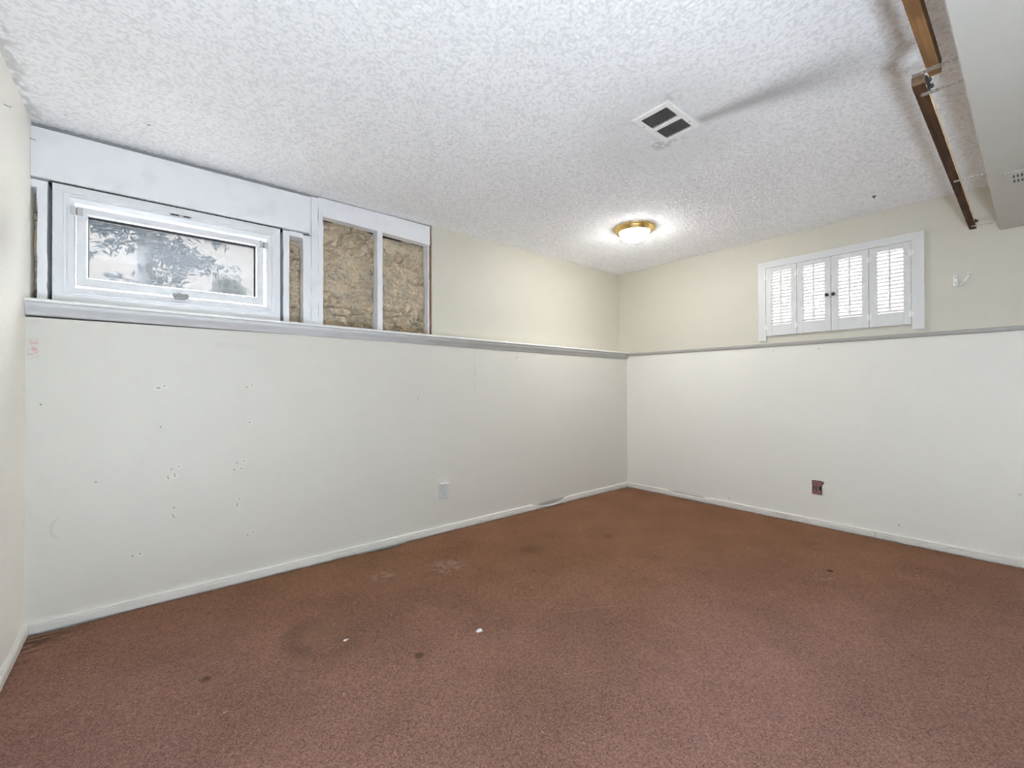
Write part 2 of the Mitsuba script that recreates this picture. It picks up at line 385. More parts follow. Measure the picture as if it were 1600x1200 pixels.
def ragged(x0, x1, z0, z1, y0, y1, seed, amp=0.003, left=True, right=True, top=False, bottom=False):
    """A board whose painted edges wander a little."""
    zs = np.linspace(z0, z1, 24)
    a = x0 + (amp * (meshkit.fbm(np.stack([zs * 22, zs * 0 + seed, zs * 0], 1), 3) - 0.5) * 2 if left else 0)
    b = x1 + (amp * (meshkit.fbm(np.stack([zs * 22, zs * 0 + seed + 7, zs * 0], 1), 3) - 0.5) * 2 if right else 0)
    a, b = np.broadcast_to(a, zs.shape), np.broadcast_to(b, zs.shape)
    return xz(sg.Polygon(list(zip(a, zs)) + list(zip(b[::-1], zs[::-1]))), y0, y1)


STUDS = [(-0.384, -0.352, 1.425, 1.990, 0.0, 1), (0.617, 0.648, 1.425, 1.990, 0.0, 2), (0.727, 0.772, 1.425, 1.985, 0.001, 3), (0.773, 0.812, 1.425, 2.232, -0.003, 4), (0.8135, 0.843, 1.425, 2.236, 0.0, 5),
         (1.195, 1.232, 1.425, 2.115, -0.001, 6)]
for x0, x1, z0, z1, dy, s in STUDS:
    obj('stud', ragged(x0, x1, z0, z1, Y + dy, Y + 0.12, s), 'white_board', wl)
obj('stud', ragged(1.586, 1.594, 1.425, 2.105, Y + 0.006, Y + 0.12, 9, 0.0012), 'white_board', wl, label='thin white batten at the edge of the drywall')
obj('stud', box(1.600, 1.6125, Y + 0.012, Y + 0.12, 1.425, 2.25), 'wood_brown', wl, label='bare brown stud edge beside the drywall')
obj('header_board', bbox(XC, 0.764, Y - 0.012, Y + 0.03, 1.9995, 2.2235, 0.002), 'white_board', wl, label='wide white header board above the window')
hp = sg.Polygon([(0.844, 2.126), (1.24, 2.113), (1.597, 2.098), (1.597, 2.236), (1.3, 2.240), (0.816, 2.240), (0.816, 2.15), (0.844, 2.15)])
obj('header_board', xz(hp, Y - 0.002, Y + 0.06), 'white_board', wl, label='white header board above the two wide insulation bays')
obj('blocking', bbox(0.649, 0.727, Y + 0.001, Y + 0.10, 1.966, 1.994, 0.001), 'white_board', wl)
obj('blocking', bbox(XC, -0.385, Y + 0.001, Y + 0.10, 1.955, 1.991, 0.001), 'white_board', wl)
obj('seam_filler', box(0.765, 0.772, Y + 0.004, Y + 0.02, 1.99, 2.231), 'white_board', wl)

wr = thing('wall_right', 'cream right wall with a shuttered window and a chair-rail ledge', 'wall', kind='structure')
W2Y0, W2Y1, W2Z0, W2Z1 = 0.500, 1.452, 1.468, 2.040
obj('lower_panel', box(XB, XB + 0.2, YB - 0.1, D + 0.05, -0.1, 1.385), 'paint_right', wr)
obj('upper_panel', yz(rect(YB - 0.1, Y + 0.05, 1.385, H + 0.05).difference(rect(W2Y0, W2Y1, W2Z0, W2Z1)), XB, XB + 0.2), 'paint_upper', wr)
wc = obj('wall_side', box(XC - 0.1, XC, YB - 0.1, Y + 0.19, -0.1, H + 0.05), 'paint_side', label='sliver of the near cream side wall at the left edge', cat_='wall', kind='structure')
wb = obj('wall_back', box(XC - 0.1, XB + 0.2, YB - 0.1, YB, -0.1, H + 0.05), 'paint_back', label='cream wall behind the camera', cat_='wall', kind='structure')

# ledge on the left wall: nosed board over a moulding, a little higher at its left end, joined at x = 1.85
tl = thing('trim_1', 'grey-white ledge running along the left wall on top of its thicker lower half', 'ledge', kind='structure')
prof_board = sg.Polygon([(0.0, 1.399), (0.037, 1.399), (0.040, 1.402), (0.040, 1.411), (0.037, 1.414), (-0.115, 1.416), (-0.115, 1.399)])
prof_mould = sg.Polygon([(-0.001, 1.344), (0.010, 1.347), (0.013, 1.354), (0.019, 1.366), (0.028, 1.378), (0.031, 1.386), (0.031, 1.3985), (-0.001, 1.3985)])


def run(poly, x0, x1):
    """A profile of (distance out of the wall, z) run along the left wall from x0 to x1, raised towards the left."""
    m = extr(poly, x1 - x0)
    m = remap(m, (x0, D, 0), (0, -1, 0), (0, 0, 1), (1, 0, 0))
    v = np.asarray(m.vertices).copy()
    v[:, 2] += 0.024 * np.clip((2.6 - v[:, 0]) / 3.0, -0.3, 1.0)
    m.vertices = v
    return m


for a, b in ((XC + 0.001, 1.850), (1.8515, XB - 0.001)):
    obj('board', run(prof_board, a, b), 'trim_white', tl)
    obj('moulding', run(prof_mould, a, b), 'ledge_lit_fade' if a < 0 else 'ledge_grey', tl, smooth=40)
tr = thing('trim_2', 'slim grey ledge strip along the right wall below the shutters', 'ledge', kind='structure')
obj('strip', remap(extr(sg.Polygon([(-0.001, 1.368), (0.013, 1.371), (0.018, 1.378), (0.020, 1.392), (0.018, 1.395), (-0.001, 1.397)]), D - 0.042 - YB), (XB, D - 0.041, 0), (-1, 0, 0), (0, 0, 1), (0, -1, 0)), 'ledge_grey', tr, smooth=40)

# baseboards
BB = [(0.0, 0.005), (0.013, 0.005), (0.0135, 0.008), (0.0135, 0.033), (0.011, 0.036), (0.011, 0.039), (0.014, 0.041), (0.0135, 0.045), (0.009, 0.049), (0.0, 0.050)]
bl = thing('baseboard_left', 'chipped white baseboard along the left wall', 'baseboard', kind='structure')


def base_left(x0, x1):
    return remap(extr(sg.Polygon(BB), x1 - x0), (x0, D, 0), (0, -1, 0), (0, 0, 1), (1, 0, 0))


obj('board', base_left(XC + 0.014, 1.46), 'base_paint', bl, smooth=35)
obj('board', base_left(1.4605, 2.515), 'base_paint', bl, smooth=35)
obj('board', base_left(2.935, XB - 0.001), 'base_paint', bl, smooth=35)
brk = sg.Polygon([(2.5155, 0.003), (2.934, 0.003), (2.934, 0.047), (2.915, 0.036), (2.88, 0.024), (2.82, 0.014), (2.70, 0.012), (2.62, 0.018), (2.56, 0.032), (2.5155, 0.047)])
obj('board', xz(brk, D - 0.0125, D), 'base_paint', bl, label='broken length of baseboard, its top edge torn away')
br = thing('baseboard_right', 'white baseboard along the right wall with a damaged length near the corner', 'baseboard', kind='structure')


def base_right(y0, y1, poly=BB):
    return remap(extr(sg.Polygon(poly), y1 - y0), (XB, y0, 0), (-1, 0, 0), (0, 0, 1), (0, 1, 0))


obj('board', base_right(2.30, D - 0.014), 'base_paint', br, smooth=35)
obj('board', base_right(1.9405, 2.2995, [(0, 0.003), (0.006, 0.003), (0.006, 0.026), (0.003, 0.036), (0, 0.036)]), 'base_paint', br, label='thin damaged strip of baseboard')
obj('board', base_right(0.7255, 1.938), 'base_paint', br, smooth=35)
obj('board', base_right(YB + 0.001, 0.7235), 'base_paint', br, smooth=35)
bs = obj('baseboard_side', remap(extr(sg.Polygon(BB), D - YB - 0.002), (XC, YB + 0.001, 0), (1, 0, 0), (0, 0, 1), (0, 1, 0)), 'base_paint', smooth=35, label='scuffed baseboard on the near side wall', cat_='baseboard', kind='structure')

# ------------------------------------------------------------------ window 1: white vinyl hopper window
w1 = thing('window_1', 'white vinyl hopper window high in the left wall, a tree showing through its hazy glass', 'window', kind='structure')


def ring(o, i, y0, y1):
    """A rectangular frame in x, z: outer and inner (x0, x1, z0, z1)."""
    return xz(rect(*o).difference(rect(*i)), y0, y1)


def ring_loft(levels):
    """A closed frame through rectangles (x0, x1, z0, z1, y)."""
    v, f = [], []
    for x0, x1, z0, z1, y in levels:
        v += [(x0, y, z0), (x1, y, z0), (x1, y, z1), (x0, y, z1)]
    n = len(levels)
    for i in range(n):
        for k in range(4):
            a, b = i * 4 + k, i * 4 + (k + 1) % 4
            c, d = ((i + 1) % n) * 4 + (k + 1) % 4, ((i + 1) % n) * 4 + k
            f += [(a, b, c), (a, c, d)]
    m = trimesh.Trimesh(v, f, process=False)
    m.fix_normals()
    return m


I0 = (-0.297, 0.563, 1.494, 1.953)


def inset(r, d):
    return (r[0] + d, r[1] - d, r[2] + d, r[3] - d)


OUT = (WX0, WX1, WZ0, WZ1)
obj('frame', ring_loft([(*OUT, Y + 0.16), (*OUT, Y + 0.001), (*inset(I0, -0.006), Y), (*inset(I0, -0.003), Y + 0.005), (*inset(I0, 0.004), Y + 0.005), (*inset(I0, 0.010), Y + 0.014),
                        (*inset(I0, 0.030), Y + 0.019), (*inset(I0, 0.030), Y + 0.16)]), 'vinyl', w1)
S0 = (-0.259, 0.515, 1.534, 1.908)
G0 = (-0.221, 0.477, 1.579, 1.872)
sash = obj('sash', ring_loft([(*S0, Y + 0.07), (*S0, Y + 0.018), (*inset(S0, 0.003), Y + 0.0155), (*inset(G0, -0.006), Y + 0.0165), (*G0, Y + 0.030), (*G0, Y + 0.07)]), 'vinyl', w1)
obj('gasket_shade', ring(inset(G0, -0.002), (G0[0] + 0.002, G0[1] - 0.008, G0[2] + 0.002, G0[3] - 0.011), Y + 0.036, Y + 0.050), 'gasket_shade', sash)  # top and right strips widened to stand in for the sash shadow
pv = [(G0[0] - 0.004, Y + 0.045, G0[2] - 0.004), (G0[1] + 0.004, Y + 0.045, G0[2] - 0.004), (G0[1] + 0.004, Y + 0.045, G0[3] + 0.004), (G0[0] - 0.004, Y + 0.045, G0[3] + 0.004)]
obj('pane', (pv, [(0, 1, 2), (0, 2, 3)]), 'dusty_glass', sash, label='hazy window glass')
for hx in (-0.2585, 0.5145):
    h = obj('hinge', cat(bbox(hx - 0.022, hx - 0.001, Y + 0.004, Y + 0.020, 1.866, 1.903, 0.002), bbox(hx + 0.001, hx + 0.022, Y + 0.006, Y + 0.018, 1.862, 1.901, 0.002)), 'clear_plastic', w1, label='clear plastic corner hinge')
    obj('pin', cyl((hx, Y + 0.005, 1.862), (hx, Y + 0.005, 1.896), 0.0022), 'screw', h)
lt = obj('latch', cat(bbox(0.098, 0.164, Y + 0.002, Y + 0.019, 1.524, 1.545, 0.003), bbox(0.104, 0.150, Y - 0.010, Y + 0.004, 1.514, 1.530, 0.003), cyl((0.125, Y - 0.004, 1.545), (0.125, Y + 0.012, 1.552), 0.006)), 'latch_grey', w1, label='grey latch at the bottom of the sash')
kp = obj('keeper', bbox(0.083, 0.176, Y - 0.004, Y + 0.012, 1.947, 1.958, 0.002), 'clear_plastic', w1, label='grey keeper at the top of the frame')
for a, b in ((0.090, 0.122), (0.140, 0.168)):
    obj('slot', box(a, b, Y - 0.0046, Y - 0.002, 1.9485, 1.9555), 'gasket_shade', kp)
# dark strips standing in for shaded gaps above and below the frame
obj('gap_shade_strip', box(-0.346, 0.611, Y + 0.003, Y + 0.02, 1.9925, 2.006), 'gap_dark', w1, label='dark strip standing in for the shaded gap above the window frame')
obj('gap_shade_strip', box(-0.305, 0.567, Y - 0.001, Y + 0.05, 1.4415, 1.4485), 'gap_dark', w1, label='dark strip standing in for the shaded gap below the window frame')
for a, b in ((WX0, -0.305), (0.567, WX1)):
    obj('sill_block', box(a, b, Y - 0.0015, Y + 0.05, 1.428, 1.4485), 'white_board', w1)
obj('sill_block', box(-0.305, 0.567, Y - 0.0015, Y + 0.05, 1.428, 1.4412), 'white_board', w1)

# ------------------------------------------------------------------ window 2 behind the shutters
w2 = thing('window_2', 'second high window in the right wall, bright behind louvered shutters, with white casing', 'window', kind='structure')
obj('frame', yz(rect(W2Y0, W2Y1, W2Z0, W2Z1).difference(rect(W2Y0 + 0.025, W2Y1 - 0.025, W2Z0 + 0.025, W2Z1 - 0.025)), XB + 0.06, XB + 0.12), 'vinyl', w2)
pv = [(XB + 0.09, W2Y0 + 0.02, W2Z0 + 0.02), (XB + 0.09, W2Y1 - 0.02, W2Z0 + 0.02), (XB + 0.09, W2Y1 - 0.02, W2Z1 - 0.02), (XB + 0.09, W2Y0 + 0.02, W2Z1 - 0.02)]
obj('pane', (pv, [(0, 1, 2), (0, 2, 3)]), 'glass', w2)
CX0, CX1 = XB - 0.020, XB
CY0, CY1 = 0.463, 1.465
obj('casing', yz(sg.Polygon([(CY1, 1.420), (CY1, 2.057), (1.407, 2.0045), (1.407, 1.420)]), CX0, CX1), 'shutter_white', w2)
obj('casing', yz(sg.Polygon([(CY0, 1.420), (CY0, 2.057), (0.524, 2.0045), (0.524, 1.420)]), CX0, CX1), 'shutter_white', w2)
obj('casing', yz(sg.Polygon([(CY1 - 0.0006, 2.057), (CY0 + 0.0006, 2.057), (0.524, 2.0055), (1.407, 2.0055)]), CX0, CX1), 'shutter_white', w2)

SEAM = [1.4055, 1.1860, 0.9655, 0.7455, 0.5255]
NAMES = ['leftmost louvered shutter panel, hinged to the casing on its left', 'second louvered shutter panel from the left, with a dark knob on its right stile',
         'third louvered shutter panel from the left, with a dark knob on its left stile', 'rightmost louvered shutter panel, hinged to the casing on its right']
PX0, PX1 = XB - 0.022, XB - 0.003
lv_prof = sg.Point(0, 0).buffer(1, quad_segs=3)
lv_prof = shapely.affinity.scale(lv_prof, 0.0135, 0.0030)
lv_prof = shapely.affinity.rotate(lv_prof, -9)
for i in range(4):
    ya, yb = SEAM[i] - 0.0011, SEAM[i + 1] + 0.0011
    t = thing('shutter_panel', NAMES[i], 'shutter', 'white louvered shutter panels over the right window')
    oa, ob = ya - 0.042, yb + 0.038
    for s0, s1 in ((ya, oa), (ob, yb)):
        obj('stile', bbox(PX0, PX1, s1, s0, 1.4565, 2.0035, 0.0012), 'shutter_white', t)
    obj('rail', bbox(PX0 + 0.0005, PX1, ob, oa, 1.9700, 2.0035, 0.0012), 'shutter_white', t)
    obj('rail', bbox(PX0 + 0.0005, PX1, ob, oa, 1.4565, 1.5430, 0.0012), 'shutter_white', t)
    n = 17
    lm = mikit.ply(remap(extr(lv_prof, oa - ob - 0.001), (0, ob + 0.0005, 0), (1, 0, 0), (0, 0, 1), (0, 1, 0)), 'louver_white', smooth=50)
    for k in range(n):
        zc = 1.543 + (k + 0.5) * (1.970 - 1.543) / n
        scene[numbered(t + '__louver')] = {**lm, 'to_world': T().translate([(PX0 + PX1) / 2 + 0.001, 0, zc])}
    ym = (oa + ob) / 2
    obj('tilt_rod', bbox(PX0 - 0.0085, PX0 - 0.001, ym - 0.004, ym + 0.004, 1.548, 1.966, 0.001), 'shutter_white', t)
    hinge_y = {0: [SEAM[0]], 1: [SEAM[1]], 2: [SEAM[3]], 3: [SEAM[4]]}[i]
    for hy in hinge_y:
        for hz in (1.927, 1.525):
            h = obj('hinge', cat(bbox(PX0 - 0.003, PX0 - 0.0002, hy - 0.014, hy + 0.014, hz - 0.020, hz + 0.020, 0.0006), cyl((PX0 - 0.003, hy, hz - 0.018), (PX0 - 0.003, hy, hz + 0.018), 0.0032, 10)), 'trim_white', t, label='small white hinge')
            for q in (-0.013, 0.013):
                obj('screw', cyl((PX0 - 0.003, hy + (-0.009 if i in (1, 3) else 0.009), hz + q), (PX0 - 0.001, hy + (-0.009 if i in (1, 3) else 0.009), hz + q), 0.0022, 8), 'screw', h)
    if i in (1, 2):
        ky = 0.988 if i == 1 else 0.947
        km = lathe([(0, 0), (0.006, 0), (0.005, 0.008), (0.0105, 0.013), (0.0125, 0.019), (0.010, 0.025), (0.005, 0.0275), (0, 0.028)], 20)
        obj('knob', remap(km, (PX0, ky, 1.722), (0, 1, 0), (0, 0, 1), (-1, 0, 0)), 'black', t, smooth=60, label='dark round pull knob')

# ------------------------------------------------------------------ insulation in the open bays
def batt(x0, x1, z0, z1, seed, label, step=0.0035, deep=0.050, fold=1.0, group=None):
    nx, nz = max(8, int((x1 - x0) / step)), int((z1 - z0) / step)
    X, Z = np.meshgrid(np.linspace(x0, x1, nx), np.linspace(z0, z1, nz), indexing='ij')
    u, v = (X - x0) / (x1 - x0), (Z - z0) / (z1 - z0)
    P = np.stack([X, Z, X * 0 + seed * 3.1], -1)
    w = np.stack([meshkit.fbm(P * 9 + 5, 3, seed), meshkit.fbm(P * 9 + 40, 3, seed + 3), X * 0], -1) - 0.5
    Q = P + 0.10 * w * [1, 1, 0]
    rid = lambda s, k: 1 - np.abs(2 * meshkit.noise(Q * s, seed + k) - 1)          # bright along creases
    ends = np.clip(np.abs(v - 0.5) * 2.6 - 0.45, 0, 1) * fold                        # folded at head and foot
    crease = np.clip((rid(np.array([16, 24, 1]), 1) - 0.72) / 0.28, 0, 1) ** 1.2
    crease2 = np.clip((rid(np.array([38, 46, 1]), 2) - 0.68) / 0.32, 0, 1)
    y = deep * 0.62 - 0.022 * np.sin(np.pi * np.clip(u, 0, 1)) ** 0.6 * np.sin(np.pi * np.clip(v, 0.02, 0.98)) ** 0.35
    y = y + 0.075 * (0.24 + ends) * crease + 0.030 * (0.5 + 0.8 * ends) * crease2
    y = y + 0.050 * (0.40 + ends) * (meshkit.fbm(Q * 26, 3, seed + 5) - 0.5) + 0.013 * (meshkit.fbm(P * 95, 3, seed + 6) - 0.5) + 0.006 * np.clip(meshkit.noise(P * 130, seed + 9) - 0.62, 0, 1) * 3
    big = np.clip((rid(np.array([8, 13, 1]), 11) - 0.66) / 0.34, 0, 1) ** 1.1
    y = y + (0.012 + 0.050 * ends) * big
    rim = np.minimum(np.minimum(u * (x1 - x0), (1 - u) * (x1 - x0)), np.minimum(v * (z1 - z0), (1 - v) * (z1 - z0)))
    y = y + 0.03 * np.clip(1 - rim / min(1, 6 * (x1 - x0)) * (0.012 + 0.012 * meshkit.noise(P * 40, seed + 8)), 0, 1) ** 1.5
    y = np.clip(y, -0.013, 0.10)
    V = np.stack([X, Y + y, Z], -1).reshape(-1, 3)
    i, j = np.meshgrid(np.arange(nx - 1), np.arange(nz - 1), indexing='ij')
    q = np.stack([i * nz + j, (i + 1) * nz + j, (i + 1) * nz + j + 1, i * nz + j + 1], -1).reshape(-1, 4)
    F = [tuple(t) for t in np.vstack([q[:, [0, 1, 2]], q[:, [0, 2, 3]]])]
    # a back so that the batt is a body with thickness
    b = len(V)
    V = np.vstack([V, [(x0, Y + 0.11, z0), (x1, Y + 0.11, z0), (x1, Y + 0.11, z1), (x0, Y + 0.11, z1)]])
    rim_idx = [k * nz for k in range(nx)] + [(nx - 1) * nz + k for k in range(nz)] + [k * nz + nz - 1 for k in range(nx - 1, -1, -1)] + [k for k in range(nz - 1, -1, -1)]
    corner = [b] * nx + [b + 1] * nz + [b + 2] * nx + [b + 3] * nz
    for k in range(len(rim_idx)):
        a0, a1 = rim_idx[k], rim_idx[(k + 1) % len(rim_idx)]
        c0, c1 = corner[k], corner[(k + 1) % len(rim_idx)]
        if a0 != a1:
            F.append((a1, a0, c0))
        if c0 != c1:
            F.append((a1, c0, c1))
    F += [(b, b + 2, b + 1), (b, b + 3, b + 2)]
    return obj('insulation_batt', (V, np.array(F)), 'batt_wool', smooth=True, label=label, cat_='insulation', group=group)


G = 'tan insulation batts between the studs'
batt(0.844, 1.194, 1.429, 2.124, 1, 'wide tan insulation batt in the bay left of the narrow centre stud', group=G)
batt(1.233, 1.585, 1.429, 2.113, 2, 'wide lumpy tan insulation batt beside the cream drywall edge', fold=1.5, group=G)
batt(0.649, 0.726, 1.429, 1.965, 3, 'narrow strip of tan insulation just right of the window', fold=1.8, step=0.003, group=G)
batt(XC + 0.001, -0.385, 1.429, 1.954, 4, 'sliver of tan insulation in the corner left of the window', step=0.003, group=G)

# ------------------------------------------------------------------ ceiling light
LX, LY = 2.822, 1.940
cl_t = thing('ceiling_light', 'lit brass flush ceiling light with a white glass dome near the far corner', 'ceiling light')


def at(m, x, y, z):
    m = m.copy()
    m.apply_translation((x, y, z))
    return m


obj('pan', at(lathe([(0, 0), (0.148, 0), (0.151, -0.004), (0.150, -0.010), (0.143, -0.013), (0.139, -0.020), (0.130, -0.034), (0.126, -0.040), (0.120, -0.041), (0.112, -0.038), (0.112, -0.030), (0, -0.030)], 72), LX, LY, H), 'brass', cl_t, smooth=35)
dome = [(0.1115 * math.cos(a), -0.036 - 0.071 * math.sin(a)) for a in np.linspace(0, math.pi / 2, 14)]
dm = at(lathe(dome[::-1], 64), LX, LY, H)
dm.fix_normals()
if dm.face_normals[:, 2].mean() > 0:
    dm.invert()
obj('glass_dome', dm, 'lamp_white', cl_t, smooth=True, label='glowing white glass dome', emitter={'type': 'area', 'radiance': rgb(DOME, DOME, DOME * 0.97)})
obj('finial', at(lathe([(0, -0.1065), (0.009, -0.1075), (0.0095, -0.111), (0.005, -0.114), (0.007, -0.119), (0.004, -0.124), (0, -0.125)], 20), LX, LY, H), 'brass', cl_t, smooth=50)

# ------------------------------------------------------------------ ceiling register
rg = thing('ceiling_vent', 'square white ceiling register with two dark louvered banks and soot around it', 'vent')
fx = rect(VX0, VX1, VY0, VY1)
B1, B2 = (1.697, 1.791), (1.819, 1.912)
BY = (1.004, 1.131)
fr = fx.difference(rect(*B1, *BY)).difference(rect(*B2, *BY))
obj('frame', cat(remap(extr(fr.buffer(-0.003), 0.008), (0, 0, H - 0.009), (1, 0, 0), (0, 1, 0), (0, 0, 1)), remap(extr(fx.difference(rect(*B1, *BY)).difference(rect(*B2, *BY)), 0.006), (0, 0, H - 0.006), (1, 0, 0), (0, 1, 0), (0, 0, 1))), 'register_white', rg)
for b in (B1, B2):
    fn = 17
    fm = trimesh.creation.box(extents=(b[1] - b[0] - 0.0004, 0.0016, 0.0026))
    d = mikit.ply(fm, 'register_fin')
    for k in range(fn):
        scene[numbered(rg + '__fin')] = {**d, 'to_world': T().translate([(b[0] + b[1]) / 2, BY[0] + (k + 0.5) * (BY[1] - BY[0]) / fn, H - 0.0060])}
    obj('lever', bbox((b[0] + b[1]) / 2 - 0.03, (b[0] + b[1]) / 2 + 0.025, 1.075, 1.079, H - 0.0102, H - 0.006, 0.0006), 'black', rg)
for x, y in ((1.744, 1.145), (1.865, 0.990)):
    obj('screw', cyl((x, y, H - 0.0108), (x, y, H - 0.008), 0.003, 10), 'screw', rg)
dx0, dx1, dy0, dy1 = VX0 + 0.0225, VX1 - 0.0225, VY0 + 0.0185, VY1 - 0.0185
obj('duct', cat(box(dx0, dx1, dy0, dy1, H + 0.09, H + 0.10), box(dx0, dx0 + 0.001, dy0, dy1, H - 0.003, H + 0.09), box(dx1 - 0.001, dx1, dy0, dy1, H - 0.003, H + 0.09), box(dx0, dx1, dy0, dy0 + 0.001, H - 0.003, H + 0.09),
                box(dx0, dx1, dy1 - 0.001, dy1, H - 0.003, H + 0.09)), 'black', rg)

# ------------------------------------------------------------------ boards and straps at the soffit
def lath(x0, x1, y0, y1, z0, z1, bottom, right, endm, parent, taper=0.0):
    """A lath along x whose underside, side faces and ends are separate surfaces of one solid."""
    m = bbox(x0, x1, y0, y1, z0, z1, 0.0015)
    if taper:
        v = np.asarray(m.vertices).copy()
        v[:, 1] += taper * (v[:, 0] - x0) / (x1 - x0)
        m.vertices = v
    n = m.face_normals
    under, end, side = n[:, 2] < -0.6, n[:, 0] < -0.6, n[:, 1] < -0.6
    rest = ~(under | end | side)
    for nm, sel, mt in (('stained_face', under, bottom), ('cut_end', end, endm), ('edge_face', side | rest, right)):
        obj(nm, m.submesh([np.nonzero(sel)[0]], append=True), mt, parent)


b2 = thing('wood_lath', 'long dark brown wood lath hanging beside the soffit on thin metal straps', 'wood board')
lath(1.806, 3.737, 0.2125, 0.2425, 1.9722, 2.001, 'wood_dark', 'wood_raw', 'wood_cut', b2, 0.0095)
b1 = thing('wood_lath', 'short orange-brown wood lath at the top, above the first metal strap', 'wood board')
lath(1.00, 1.790, 0.1745, 0.2020, 1.9722, 2.014, 'wood_orange', 'wood_dark', 'wood_orange', b1, -0.001)


def strap(x, y0, y1, label):
    L = y1 - y0
    p = rect(-0.0095, 0.0095, 0, L).buffer(-0.004).buffer(0.004)
    k = 0.012
    while k < L - 0.008:
        p = p.difference(sg.Point(0, k).buffer(0.0038))
        p = p.difference(rect(-0.0016, 0.0016, k + 0.008, k + 0.017)) if k + 0.02 < L else p
        k += 0.025
    m = remap(extr(p, 0.0014), (x, y0, 1.9705), (1, 0, 0), (0, 1, 0), (0, 0, 1))
    tab = bbox(x - 0.0095, x + 0.0095, SOF + 0.0002, SOF + 0.0016, 1.9712, 1.995, 0.0003)
    t = thing('metal_strap', label, 'metal strap', 'perforated metal straps along the soffit')
    obj('bar', m, 'zinc', t)
    obj('tab', tab, 'zinc', t)


strap(1.744, SOF + 0.0003, 0.232, 'perforated metal strap nearest the camera, crossing under the orange-brown lath')
strap(1.880, SOF + 0.0003, 0.230, 'perforated metal strap under the near end of the long dark lath')
strap(2.792, SOF + 0.0003, 0.236, 'perforated metal strap about halfway along the long dark lath')
strap(3.660, SOF + 0.0003, 0.240, 'perforated metal strap at the far end of the long dark lath')
for x, lab in ((1.822, 'small black clip on the near end of the long dark lath'), (1.865, 'small black clip just before the second metal strap'), (3.600, 'small black clip at the far end of the long dark lath')):
    s = cat(bbox(x - 0.012, x + 0.012, 0.2065 if x < 3 else 0.215, 0.213 if x < 3 else 0.222, 1.974, 1.994, 0.002), cyl((x, 0.200 if x < 3 else 0.208, 1.982), (x, 0.208 if x < 3 else 0.216, 1.982), 0.007, 8), cyl((x - 0.008, 0.201 if x < 3 else 0.209, 1.979), (x + 0.010, 0.201 if x < 3 else 0.209, 1.986), 0.003, 6))
    obj('lath_clip', s, 'black', label=lab, cat_='clip')

# register plate in the underside of the soffit
sv = thing('soffit_vent', 'white slotted register plate in the underside of the soffit', 'vent')
sp = rect(2.842, 3.068, -0.055, 0.090).buffer(-0.006).buffer(0.006)
for x0, x1 in ((2.886, 2.938), (2.956, 3.010)):
    for k in range(10):
        yy = 0.060 - 0.0115 * k
        sp = sp.difference(rect(x0, x1, yy - 0.0032, yy + 0.0032))
obj('plate', cat(remap(extr(sp, 0.004), (0, 0, SOFZ - 0.005), (1, 0, 0), (0, 1, 0), (0, 0, 1))), 'paint_soffit', sv)
obj('recess', box(2.86, 3.05, -0.048, 0.075, SOFZ - 0.0009, SOFZ + 0.0), 'black', sv)

# ------------------------------------------------------------------ outlet, junction box, hooks
ot = thing('outlet', 'white electrical outlet low on the left wall', 'outlet')
obj('plate', bbox(1.613, 1.686, D - 0.009, D, 0.243, 0.359, 0.004), 'plate_grey', ot)
for zc in (0.328, 0.274):
    f = obj('socket', xz(sg.Point(1.6495, zc).buffer(0.0185, quad_segs=8).intersection(rect(1.60, 1.70, zc - 0.0145, zc + 0.0145)), D - 0.0125, D - 0.006), 'plate_grey', ot)
    obj('slots', cat(box(1.6415, 1.6435, D - 0.0129, D - 0.0115, zc - 0.001, zc + 0.008), box(1.6545, 1.6565, D - 0.0129, D - 0.0115, zc - 0.001, zc + 0.007), cyl((1.6495, D - 0.0129, zc - 0.008), (1.6495, D - 0.0115, zc - 0.008), 0.0028, 10)), 'black', f)
obj('cap', bbox(1.618, 1.688, D - 0.024, D - 0.007, 0.350, 0.361, 0.002), 'trim_white', ot, label='white lip along the top of the outlet')

jb = thing('junction_box', 'uncovered dusky pink electrical box low on the right wall', 'electrical box')
obj('face', yz(rect(1.035, 1.099, 0.235, 0.340).difference(sg.Point(1.099, 0.287).buffer(0.015)).difference(shapely.affinity.scale(sg.Point(1.036, 0.283).buffer(0.019), 1, 0.95)), XB - 0.006, XB), 'box_pink', jb)
obj('cavity', cat(box(XB - 0.0018, XB - 0.0002, 1.036, 1.098, 0.262, 0.308)), 'black', jb)
obj('ear', yz(sg.Polygon([(1.034, 0.310), (1.026, 0.314), (1.022, 0.330), (1.028, 0.339), (1.033, 0.333)]), XB - 0.004, XB), 'wood_brown', jb)
obj('slot', cat(bbox(XB - 0.0072, XB - 0.0055, 1.069, 1.075, 0.262, 0.300, 0.0004), cyl((XB - 0.0075, 1.066, 0.262), (XB - 0.0055, 1.066, 0.262), 0.004, 8)), 'black', jb)
obj('screw', cat(cyl((XB - 0.0075, 1.079, 0.320), (XB - 0.0055, 1.079, 0.320), 0.003, 8), cyl((XB - 0.0075, 1.058, 0.320), (XB - 0.0055, 1.058, 0.320), 0.003, 8)), 'screw', jb)

